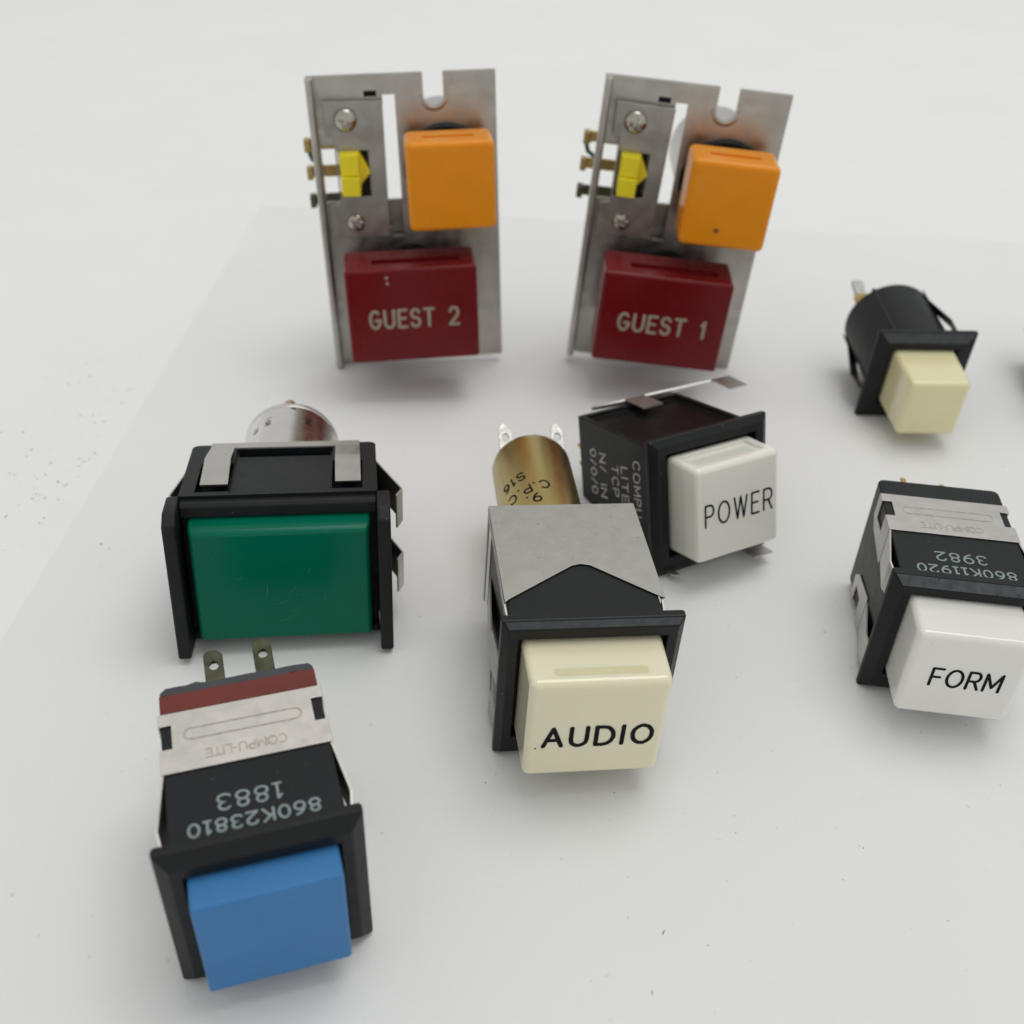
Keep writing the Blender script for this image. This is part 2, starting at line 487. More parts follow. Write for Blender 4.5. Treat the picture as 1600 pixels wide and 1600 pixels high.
# ---------------------------------------------------------------- setting: table and paper
def flat(name, x0, x1, y0, y1, z0, z1, m, div=1):
    bm = bmesh.new()
    box(bm, x0, x1, -y1, -y0, z0, z1)
    bmesh.ops.recalc_face_normals(bm, faces=bm.faces)
    me = bpy.data.meshes.new(name)
    bm.to_mesh(me)
    bm.free()
    me.materials.append(m)
    o = bpy.data.objects.new(name, me)
    COL.objects.link(o)
    return o
tb = flat('table_top', -900, 900, -250, 1500, -25, -0.16, TABLE)
tb['kind'] = 'structure'
pp = flat('paper_sheet', -66, 213, 43.5, 259.5, -0.14, 0, PAPER)
pp['label'] = 'plain white paper sheet lying flat under all the switches'
pp['category'] = 'paper'

# ---------------------------------------------------------------- blue and FORM: band-clip switches
def band_switch(name, label, pose, d, capm, body_m, red, nums, word):
    T = Thing(name, label, 'switch', pose, (0, 0, -d['bh'] / 2), GRP)
    W2, Ht, L = d['W'] / 2, d['Ht'], d['L']
    Hb = -Ht
    # housing
    bm = bmesh.new()
    prism(bm, rrect(-W2, W2, -17.6 if red else -L - .6, -.6, .9, 5, 'ad'), 'w', Hb, Ht) if not red else box(bm, -W2, W2, -17.7, -.6, Hb, Ht)
    housing = T.add('housing', bm, body_m, bevel=0.22)
    if red:
        bm = bmesh.new()
        box(bm, -W2 + .05, W2 - .05, -L + .25, -17.72, Hb + .1, Ht - .03)
        bmesh.ops.subdivide_edges(bm, edges=bm.edges[:], cuts=12, use_grid_fill=True)
        for v in bm.verts:
            v.co.z += random.uniform(-.012, .012) * S
            v.co.y += random.uniform(-.02, .02) * S
        T.add('varnish_band', bm, REDBAND, label='brick red varnish band round the back of the housing', ang=60)
        poly = rrect(-W2 + .1, W2 - .1, -L - .95, -L + .2, .9, 5, 'ad')
        bm = bmesh.new()
        prism(bm, poly, 'w', Hb + .3, Ht - .12)
        bmesh.ops.subdivide_edges(bm, edges=[e for e in bm.edges if e.calc_length() > 4 * S], cuts=14)
        for v in bm.verts:
            v.co.y += random.uniform(-.09, .09) * S
        T.add('epoxy_fill', bm, EPOXY, bevel=0.1, seg=2)
    # metal band: top, sides with wrap-round windows, four flared springs
    t = 0.18
    A, B0, B1 = W2 + .22, -17.45, -9.6
    zt = Ht + .22
    for sgn in (1, -1):
        z = zt * sgn
        zs = (Ht - 4.2) * sgn
        C, H0, H1 = A - 1.25, -15.8, -12.7
        wb_, wm = (Ht - 4.6) * sgn, (Ht - 2.6) * sgn
        polys = [[(-C, B0, z), (C, B0, z), (C, H0, z), (C, H1, z), (C, B1, z), (-C, B1, z), (-C, H1, z), (-C, H0, z)]]
        for s in (-1, 1):
            polys += [[(s * C, B0, z), (s * A, B0, z), (s * A, H0, z), (s * C, H0, z)],
                      [(s * C, H1, z), (s * A, H1, z), (s * A, B1, z), (s * C, B1, z)],
                      [(s * A, B0, z), (s * A, H0, z), (s * A, H0, wm), (s * A, H0, wb_), (s * A, B0, wb_ + 1.4 * sgn)],
                      [(s * A, H0, wm), (s * A, H1, wm), (s * A, H1, wb_ - .5 * sgn), (s * A, H0, wb_)],
                      [(s * A, H1, z), (s * A, B1, z), (s * A, B1, wb_ - sgn), (s * A, H1, wb_ - .5 * sgn), (s * A, H1, wm)]]
        bm = sheet(polys, t)
        clip = T.add('clip_band', bm, BAND if red else TIN, bevel=0.05, seg=1)
        for s in (-1, 1):
            a1, a2, a3 = s * (A - .09), s * (A + .75), s * (A + .42)
            top, bot = (zt - .1) * sgn, (Ht - 5.0) * sgn
            bm = sheet([[(a1, B1 + .02, top), (a1, B1 + .02, bot), (a2, -3.4, bot + .4 * sgn), (a2, -3.4, top - .25 * sgn)],
                        [(a2, -3.4, top - .25 * sgn), (a2, -3.4, bot + .4 * sgn), (a3, -1.25, bot + .9 * sgn), (a3, -1.25, top - .5 * sgn)]], t)
            T.add('spring_leaf', bm, BAND if red else TIN, parent=clip, smooth=False)
        if sgn == 1:
            # stamped stadium outline and stamped word, read from the back
            cx, hl, rr = -14.2, 5.0, .72
            pts = [(hl + rr * math.cos(R(g)), cx + rr * math.sin(R(g))) for g in range(-90, 91, 15)] + [(-hl + rr * math.cos(R(g)), cx + rr * math.sin(R(g))) for g in range(90, 271, 15)]
            pts.append(pts[0])
            bm = bmesh.new()
            for off, lift in ((0, .02),):
                ribbon(bm, pts, .10, lambda x, y, l: (x, y, zt + l), lift)
            T.add('stamped_outline', bm, STAMP, parent=clip, smooth=False)
            bm = lettering('COMPU-LITE', 1.05, .13, lambda x, y, l: (-x, -11.25 + (y), zt + l), gap=.22, width=7.7, jitter=.04)
            T.add('stamped_lettering', bm, STAMP, parent=clip, smooth=False)
    # printed part numbers, read from the back (letter tops toward the button)
    for text, v, h, wd, uc in nums:
        bm = lettering(text, h, .24, lambda x, y, l, v=v, uc=uc: (uc - x, v + y, Ht + l), gap=.34, width=wd)
        T.add('printed_number', bm, GREYINK, parent=housing, smooth=False)
    # bezel
    bezel(T, d['bw'], d['bh'], d['bt'], d['bi'], d['cfw'] + .55, d['cfh'] + .5, d['cz'], m=BLKM, bev=.2, worn_sheen=WORN if word else None)
    bm = bmesh.new()
    box(bm, -W2 + .5, W2 - .5, -.9, -.55, Hb + .5, Ht - .5)
    T.add('socket_floor', bm, VOID)
    v1 = d['bt'] + d['cd']
    cap = T.add('cap', capmesh(d['cfw'] + .1, d['cfh'] + .1, d['cfw'], d['cfh'], d['cz'], -.5, v1), capm, bevel=d['cb'], seg=4)
    if word:
        bm = lettering(word, 2.72, .36, lambda x, y, l: (.27 + x, v1 + l, .43 + y), gap=.32, slant=.0, width=8.05)
        T.add('engraved_lettering', bm, INK, parent=cap, smooth=False)
    return T
DB = dict(bw=18.69, bh=19.37, bt=1.26, bi=1.28, cw=13.58, ch=12.27, cfw=13.36, cfh=13.0, cd=3.2, cz=.28, W=15.87, Ht=8.55, L=20.48, cb=.38)
DF = dict(bw=18.66, bh=19.33, bt=1.26, bi=1.30, cw=13.36, ch=12.4, cfw=13.39, cfh=13.07, cd=6.44, cz=.48, W=15.94, Ht=8.61, L=20.51, cb=.85)
T = band_switch('pushbutton_switch', 'black switch with sky blue square button and brick red band at its back', (-20.96, 59.8, 9.71, 18.76, -.06, -.64), DB, BLUE, BODY, True,
            [('1883', -5.1, 1.75, 5.8, -.35), ('860K23810', -2.55, 1.4, 11.8, -.15)], None)
tab(T, 'solder_terminal', -3.3, -1.25, -21.2, -28.3, 6, OLIVE, t=.5, hole=.52, hv=-25.9)
tab(T, 'solder_terminal', 1.98, 4.05, -21.2, -28.7, 6, OLIVE, t=.5, hole=.52, hv=-26.4)
T = band_switch('pushbutton_switch', 'black switch with milk white square button engraved FORM', (55.4, 100.87, 9.62, -5.57, .84, -.01), DF, FWHITE, BODY, False,
            [('3982', -5.25, 1.65, 6.0, 0), ('860K11920', -2.65, 1.45, 11.7, .15)], 'FORM')
for uc, v1 in ((-3.2, -25.9), (1.96, -25.2)):
    bm = bmesh.new()
    box(bm, uc - .35, uc + .35, v1, -20.9, 5.7, 6.05)
    T.add('terminal_pin', bm, GOLD, bevel=.08, seg=1)

# ---------------------------------------------------------------- AUDIO
T = Thing('pushbutton_switch', 'black switch with pale ivory button engraved AUDIO and long brass barrel', 'switch', (9.4, 88.61, 10.61, 7.93, .96, .97), (0, 0, -10.63), GRP)
bm = bmesh.new()
box(bm, -8.9, 8.9, -23.3, -.6, -8.0, 7.9)
T.add('housing', bm, BODY, bevel=.25)
zt = 8.12
top = [(-9.4, -23.8), (9.4, -23.8), (9.55, -5.5), (8.9, -5.9), (1.7, -11.7), (.6, -12.0), (-.5, -11.7), (-8.6, -6.1), (-9.2, -5.5)]
bm = bmesh.new()
prism(bm, top, 'w', zt - .16, zt + .04)
for s in (-1, 1):   # narrow side returns of the clip and its folded springs
    prism(bm, [(-23.8, zt - .16), (-23.8, -7.6), (-23.2, -7.6), (-22.6, 6.6), (-5.6, 7.3), (-5.6, zt - .16)], 'u', min(s * 9.4, s * 9.22), max(s * 9.4, s * 9.22))
clip = T.add('spring_clip', bm, ATIN, bevel=.06, seg=1)
for s in (-1, 1):
    bm = sheet([[(s * 9.32, -5.6, 7.9), (s * 9.32, -5.6, 7.1), (s * 9.0, -1.3, 6.4), (s * 9.0, -1.3, 7.2)]], .2)
    T.add('spring_leaf', bm, ATIN, parent=clip, smooth=False)
    bm = sheet([[(s * 9.15, -20.5, -1.0), (s * 9.15, -20.5, -7.0), (s * 10.2, -8.5, -4.5), (s * 10.2, -8.5, 1.0)],
                [(s * 10.2, -8.5, 1.0), (s * 10.2, -8.5, -4.5), (s * 9.5, -2.0, -3.6), (s * 9.5, -2.0, .4)]], .2)
    T.add('spring_leaf', bm, ATIN, parent=clip, smooth=False)
    bm = sheet([[(s * 9.15, -14.0, -6.6), (s * 9.15, -14.0, -9.6), (s * 10.3, -5.5, -9.9), (s * 10.3, -5.5, -6.2)],
                [(s * 10.3, -5.5, -6.2), (s * 10.3, -5.5, -9.9), (s * 9.9, -1.6, -9.4), (s * 9.9, -1.6, -7.0)]], .2)
    T.add('spring_leaf', bm, ATIN, parent=clip, smooth=False)
brl_u, brl_r = -.95, 5.75
bm = bmesh.new()
lathe(bm, [(-23.2, brl_r), (-43.2, brl_r), (-44.0, brl_r - .2), (-44.4, brl_r - .9), (-44.4, 3.2), (-44.1, 3.2), (-44.1, .1)], brl_u, 0, 64)
barrel = T.add('brass_barrel', bm, BRASS, label='brass barrel with black stamped lettering', ang=50)
bm = bmesh.new()
lathe(bm, [(-44.0, 1.7), (-44.9, 1.7), (-45.1, 1.4), (-45.1, .05)], brl_u + .4, 3.3, 24)
T.add('insulator_stub', bm, BODY)
def wrap(cx, cv, rot):
    c, s_ = math.cos(R(rot)), math.sin(R(rot))
    def f(x, y, l):
        a = cx + (x * c - y * s_)
        v = cv - (x * s_ + y * c)
        th = a / brl_r
        return (brl_u + (brl_r + l) * math.sin(th), v, (brl_r + l) * math.cos(th))
    return f
for text, cx, cv, h in (('C.P.C', -2.45, -31.2, 1.65), ('Sl6', -4.3, -34.2, 1.6), ('9.', -1.75, -28.8, 1.65)):
    bm = lettering(text, h, .26, wrap(cx, cv, 190), gap=.38)
    T.add('stamped_lettering', bm, INK, parent=barrel, smooth=False)
tab(T, 'solder_terminal', -5.6, -3.6, -44.0, -49.2, 1.9, ALU, t=.4, hole=.5, hv=-46.9, tilt=30, chamf=.95)
tab(T, 'solder_terminal', 2.2, 4.0, -44.0, -49.2, 1.9, ALU, t=.4, hole=.5, hv=-46.9, tilt=30, chamf=.95)
bezel(T, 20.54, 21.27, 1.0, .85, 16.7, 15.7, .57, m=BLK, bev=.15, worn_sheen=SHEEN)
bm = bmesh.new()
box(bm, -8.9, 8.9, -.85, -.55, -8.0, 8.0)
T.add('socket_floor', bm, VOID)
cap = T.add('cap', capmesh(15.9, 14.75, 15.48, 14.78, .57, -.5, 7.31, [], .85), AIVORY, bevel=.85, seg=5)
bm = bmesh.new()
prism(bm, rrect(-4.95, 5.2, 5.0, 6.0, .22, 3), 'w', 7.7, 7.972)
T.add('glue_line', bm, SLOTC, parent=cap, smooth=False)
bm = lettering('AUDIO', 2.85, .52, lambda x, y, l: (.27 + x, 7.31 + l, -.35 + y), gap=.42, width=12.1, jitter=.025)
T.add('engraved_lettering', bm, INK, parent=cap, smooth=False)
bm = bmesh.new()
lathe(bm, [(7.2, .11), (7.33, .11), (7.34, .02)], -6.6, -2.0, 10)
T.add('ink_dot', bm, INK, parent=cap)

# ---------------------------------------------------------------- POWER
T = Thing('pushbutton_switch', 'dusty black switch with aged white button engraved POWER, tilted back with loose clip', 'switch', (28.5, 128.88, 10.09, 28.98, -15.5, -.02), (0, 0, -10.45), GRP)
bm = bmesh.new()
W2, Ht, L = 9.2, 8.93, 21.1
loft(bm, [rectring(-.6, -W2, W2, -9.0, Ht), rectring(-L, -W2, W2, -4.55, Ht)])
c = bmesh.new()
box(c, -W2 + .9, W2 - .9, -L + 1.0, -2.0, Ht - .7, Ht + 2)
bm = cut(bm, [c])
housing = T.add('housing', bm, BROWNBLK, bevel=.2, seg=2)
for text, v, w0, wd, h in (('COMPU', -4.75, 1.6, 8.6, 1.5), ('LITE', -8.1, 1.3, 5.6, 1.5), ('TCP', -10.7, 1.2, 4.8, 1.5), ('N/ IN', -14.2, 1.0, 7.0, 1.5), ('0/0/0', -16.95, .9, 7.2, 1.4)):
    bm = lettering(text, h * 1.12, .27, lambda x, y, l, v=v, w0=w0: (-W2 - l, v + y, w0 - x), gap=.36, slant=-.18, width=wd, jitter=.05)
    T.add('printed_lettering', bm, WHITEINK, parent=housing, smooth=False)
bezel(T, 20.44, 20.9, .95, 1.1, 15.6, 15.7, .35, m=BLK, bev=.15)
bm = bmesh.new()
box(bm, -8.6, 8.6, -.85, -.55, -8.6, 8.3)
T.add('socket_floor', bm, VOID)
c = bmesh.new()
box(c, -5.6, 5.6, 1.2, 5.4, 7.05, 9.5)
v1 = 7.0
cap = T.add('cap', capmesh(14.5, 14.6, 14.31, 14.1, .35, -.5, v1, [c], .85), PWHITE, bevel='wn')
bm = lettering('POWER', 3.15, .30, lambda x, y, l: (.0 + x, v1 + l, .3 + y), gap=.40, width=11.5)
T.add('engraved_lettering', bm, INK, parent=cap, smooth=False)
# loose comb-shaped clip lying across the back of the top
zc = Ht + .55
bm = sheet([[(-6.2, -21.9, zc), (.0, -21.9, zc), (.0, -21.9, zc - .9), (-6.2, -21.9, zc - .5)],
            [(.0, -21.9, zc), (3.6, -21.9, zc), (3.6, -21.9, zc - .9), (.0, -21.9, zc - .9)],
            [(3.6, -21.9, zc), (16.4, -21.4, zc), (16.4, -21.4, zc - .4), (3.6, -21.9, zc - .9)],
            [(16.4, -21.4, zc), (20.0, -21.4, zc), (20.0, -21.4, zc - .4), (16.4, -21.4, zc - .4)],
            [(.0, -21.9, zc), (3.6, -21.9, zc), (3.35, -16.1, zc), (-.4, -15.9, zc)],
            [(16.4, -21.4, zc), (20.0, -21.4, zc), (19.0, -15.3, zc), (15.6, -15.2, zc)]], .22)
T.add('loose_spring_clip', bm, TIN, smooth=False, label='thin steel comb clip sticking out past the housing')
bm = sheet([[(4.6, -8.0, -9.3), (8.0, -8.0, -9.3), (8.0, 4.6, -9.85), (4.6, 4.6, -9.85)]], .2)
T.add('spring_tongue', bm, TIN, smooth=False)
bm = sheet([[(-8.0, -8.0, -9.3), (-6.4, -8.0, -9.3), (-7.3, 3.0, -9.9), (-8.3, 2.0, -9.9)]], .2)
T.add('spring_tongue', bm, TIN, smooth=False)
for w, v1_ in ((3.7, -22.2), (.8, -21.9)):
    bm = bmesh.new()
    box(bm, -9.0, -8.3, v1_, -20.9, w - .3, w + .3)
    T.add('terminal_pin', bm, GOLD, bevel=.08, seg=1)

# ---------------------------------------------------------------- round-bodied switches
def round_switch(label, pose, capm, bw, bh, cw, cfw, cfh, cd, r, L):
    T = Thing('pushbutton_switch', label, 'switch', pose, (0, 0, -bh / 2), GRP)
    bm = bmesh.new()
    lathe(bm, [(-.6, r), (-L + .8, r), (-L, r - .9), (-L, .1)], 0, 0, 64)
    c = bmesh.new()
    box(c, -r - 1, r + 1, -L - 1, -1.5, -r - 1, -r + .55)
    T.add('housing', bm, BLKM, ang=40)
    bm = bmesh.new()
    box(bm, -4.6, -3.9, -L + .3, -.8, r * .78, r * .86)
    T.add('housing_rib', bm, BLKM, bevel=.1, seg=2)
    for s in (-1, 1):
        bm = sheet([[(s * (r + .1), -L + .5, -1.3), (s * (r + .1), -L + .5, 2.3), (s * (r + .1), -L + 4, 2.3), (s * (r + .1), -L + 4, -1.3)],
                    [(s * (r + .1), -L + 4, -1.3), (s * (r + .1), -L + 4, 2.3), (s * (r + 1.7), -6.0, 2.3), (s * (r + 1.7), -6.0, -1.3)],
                    [(s * (r + 1.7), -6.0, -1.3), (s * (r + 1.7), -6.0, 2.3), (s * (r + .5), -2.2, 2.0), (s * (r + .5), -2.2, -1.0)]], .22)
        bmesh.ops.rotate(bm, verts=bm.verts, cent=(0, 0, 0), matrix=Matrix.Rotation(R(-38), 3, 'Y'))
        T.add('spring_leaf', bm, BODY, smooth=False)
    bm = sheet([[(-1.6, -L + .5, -r - .1), (1.6, -L + .5, -r - .1), (1.6, -8, -r - 1.6), (-1.6, -8, -r - 1.6)],
                [(-1.6, -8, -r - 1.6), (1.6, -8, -r - 1.6), (1.4, -2, -r - .5), (-1.4, -2, -r - .5)]], .22)
    T.add('spring_leaf', bm, BODY, smooth=False)
    for uc, wc in ((-5.2, 3.4), (1.5, -3.0)):
        bm = bmesh.new()
        box(bm, uc - 1.2, uc + 1.2, -L - 2.6, -L + .2, wc - .7, wc + .7)
        base = T.add('terminal_base', bm, GOLD, bevel=.15, seg=2)
        bm = bmesh.new()
        box(bm, uc - 1.0, uc + 1.0, -L - 6.3, -L - 2.5, wc - .4, wc + .4)
        bmesh.ops.rotate(bm, verts=bm.verts, cent=P(uc, -L - 2, wc), matrix=Matrix.Rotation(R(14), 3, 'X'))
        T.add('terminal_tip', bm, ALU, parent=base, bevel=.12, seg=2)
    bezel(T, bw, bh, 1.12, 1.83, cw + .5, cw + .8, .14, m=BLKM, bev=.2, worn_sheen=SHEEN)
    bm = bmesh.new()
    box(bm, -cw / 2 - .4, cw / 2 + .4, -.9, -.58, -cw / 2 - .4, cw / 2 + .6)
    T.add('socket_floor', bm, VOID)
    T.add('cap', capmesh(cw, cw + .3, cfw, cfh, .14, -.5, 1.12 + cd), capm, bevel=.95, seg=5)
    return T
round_switch('small round bodied black switch with tall butter yellow square button', (70.19, 170.74, 8.92, 3.08, 5.96, -.82), IVORY, 17.25, 17.93, 10.92, 10.26, 10.9, 9.46, 8.0, 18.2)

round_switch('round bodied black switch with deep red square button beside the butter yellow one', (105.0, 176.0, 8.92, -4.0, 5.96, 0), RED, 17.25, 17.93, 10.92, 10.26, 10.9, 9.46, 8.0, 18.2)

# ---------------------------------------------------------------- green
T = Thing('pushbutton_switch', 'wide black switch with glossy green rectangular lens and polished silver barrel', 'switch', (-29.11, 107.62, 10.3, 8.89, -8.46, .6), (0, 0, -10.4), GRP)
W2, Ht, L = 12.27, 10.47, 15.33
bm = bmesh.new()
prism(bm, rrect(-W2, W2, -L, -.2, 1.0, 5, 'ad'), 'w', -7.6, Ht)
cs = []
c = bmesh.new(); box(c, -6.3, 6.5, -13.9, -.9, Ht - .45, Ht + 2); cs.append(c)
c = bmesh.new(); box(c, -6.0, 6.2, -13.9, -12.2, Ht - 2.2, Ht + 2); cs.append(c)
for a, b in ((-10.45, -6.32), (6.52, 10.4)):
    c = bmesh.new(); box(c, a, b, -9.5, -1.2, Ht - 2.0, Ht + 2); cs.append(c)
bm = cut(bm, cs)
T.add('housing', bm, BODY, smooth=False)
zc = Ht + .2
bm = sheet([[(-9.75, -15.5, zc), (10.1, -15.5, zc), (10.1, -13.9, zc), (6.85, -13.9, zc), (-6.65, -13.9, zc), (-9.8, -13.9, zc)],
            [(-9.8, -13.9, zc), (-6.65, -13.9, zc), (-6.7, -9.8, zc + .5), (-10.05, -9.8, zc + .5)],
            [(6.85, -13.9, zc), (10.1, -13.9, zc), (10.15, -9.8, zc + .5), (6.85, -9.8, zc + .5)],
            [(-10.05, -9.8, zc + .5), (-6.7, -9.8, zc + .5), (-6.5, -2.9, zc - .02), (-9.95, -2.9, zc - .02)],
            [(6.85, -9.8, zc + .5), (10.15, -9.8, zc + .5), (10.2, -2.9, zc - .02), (6.95, -2.9, zc - .02)]], .2)
clip = T.add('spring_clip', bm, TIN, smooth=False)
for s, ws in ((1, ((4.6, 9.3), (-5.2, -.2))), (-1, ((5.6, 9.3), (-5.0, -.2)))):
    for lo, hi in ws:
        dx = 0 if s > 0 else -1.6
        bm = sheet([[(s * 12.35, -11.5, hi), (s * 12.35, -11.5, lo), (s * (15.5 + dx), -2.9, lo), (s * (15.5 + dx), -2.9, hi)],
                    [(s * (15.5 + dx), -2.9, hi), (s * (15.5 + dx), -2.9, lo), (s * (14.7 + dx), -.9, lo), (s * (14.7 + dx), -.9, hi)]], .2)
        T.add('spring_leaf', bm, TIN, smooth=False)
bm = bmesh.new()
uc, wc, rr = -.45, 2.0, 7.15
lathe(bm, [(-L + .2, rr), (-32.0, rr), (-32.1, rr - .12), (-32.5, rr - .12), (-32.6, rr + .02), (-33.2, rr + .02), (-33.4, rr - .2), (-33.4, .1)], uc, wc, 72)
barrel = T.add('silver_barrel', bm, CHROME, label='polished silver barrel with small dark stamped marks', ang=50)
def wrapg(cx, cv, rot):
    c_, s_ = math.cos(R(rot)), math.sin(R(rot))
    def f(x, y, l):
        th = (cx + x * c_ - y * s_) / rr
        return (uc + (rr + l) * math.sin(th), cv + x * s_ + y * c_, wc + (rr + l) * math.cos(th))
    return f
for text, cx, cv, rot in (('90-/', -2.9, -27.6, -90), ('4l/', -5.0, -26.6, -90), ('3A0', 3.2, -27.4, -90), ('8', .8, -31.2, -60)):
    bm = lettering(text, .85, .13, wrapg(cx, cv, rot), gap=.4, jitter=.04)
    T.add('stamped_mark', bm, INK, parent=barrel, smooth=False)
bm = bmesh.new()
lathe(bm, [(-33.2, .95), (-34.6, .95), (-35.0, .6), (-35.0, .05)], uc, wc + 6.2, 20)
T.add('contact_nub', bm, GOLD)
# two barrier ears joined by the top and bottom rails
for s in (-1, 1):
    bm = bmesh.new()
    prism(bm, [(-1.0, -10.4), (5.05, -10.4), (5.05, 8.9), (3.4, 10.2), (-.2, 10.4), (-1.0, 10.1)], 'u', min(s * 13.75, s * 12.1), max(s * 13.75, s * 12.1))
    T.add('barrier_ear', bm, BLKM, bevel=.3)
bm = bmesh.new()
prism(bm, [(-.9, 10.05), (.9, 10.05), (1.35, 9.6), (1.35, 8.2), (-.9, 8.2)], 'u', -12.05, 12.05)
T.add('bezel_rail', bm, BLKM, bevel=.15, seg=2)
bm = bmesh.new()
box(bm, -12.05, 12.05, -.9, 1.0, -10.0, -9.0)
T.add('bezel_rail', bm, BLKM, bevel=.15, seg=2)
bm = bmesh.new()
box(bm, -12.0, 12.0, -.6, -.1, -8.9, 8.1)
T.add('socket_floor', bm, VOID)
cz = -.72
bm = bmesh.new()
loft(bm, [rectring(0, -11.3, 11.3, cz - 8.3, cz + 9.0), rectring(3.0, -11.1, 11.1, cz - 8.05, cz + 8.15), rectring(3.75, -10.75, 10.75, cz - 7.75, cz + 7.65)])
lens = T.add('lens', bm, GREEN, bevel=.38, seg=4, ang=12)
bm = bmesh.new()
for x0, z0, ln, an in ((-2.2, -2.2, 2.0, 70), (.6, -2.0, 1.6, 35), (-1.2, -3.4, 1.7, 5), (1.0, -4.6, 1.2, 30), (3.2, 1.0, .9, 60), (-5.5, .5, .7, 20), (-.5, -5.9, 1.4, 8), (5.2, -3.2, 1.0, 80)):
    pts = [(x0 + ln * t * math.cos(R(an + 14 * t)), z0 + ln * t * math.sin(R(an + 14 * t))) for t in (0, .25, .5, .75, 1)]
    ribbon(bm, pts, .02, lambda x, y, l: (x, 3.75 + l, y), .012)
T.add('scratch_marks', bm, mat('pale_scratch', (0.04, 0.21, 0.145), .5), parent=lens, smooth=False)

# ---------------------------------------------------------------- GUEST panels
def screw(T, uc, wc, v0, r=1.55, parent=None, rot=20):
    bm = bmesh.new()
    lathe(bm, [(v0 - .2, r), (v0 + .35, r), (v0 + .8, r * .86), (v0 + 1.1, r * .55), (v0 + 1.2, .05)], uc, wc, 28)
    c1, c2 = bmesh.new(), bmesh.new()
    box(c1, -1.1, 1.1, v0 + .3, v0 + 2, -.27, .27)
    box(c2, -.27, .27, v0 + .3, v0 + 2, -1.1, 1.1)
    for c in (c1, c2):
        bmesh.ops.rotate(c, verts=c.verts, cent=(0, 0, 0), matrix=Matrix.Rotation(R(rot), 3, 'Y'))
        bmesh.ops.translate(c, verts=c.verts, vec=P(uc, 0, wc))
    return T.add('screw', cut(bm, [c1, c2]), SCREW, ang=40, parent=parent)

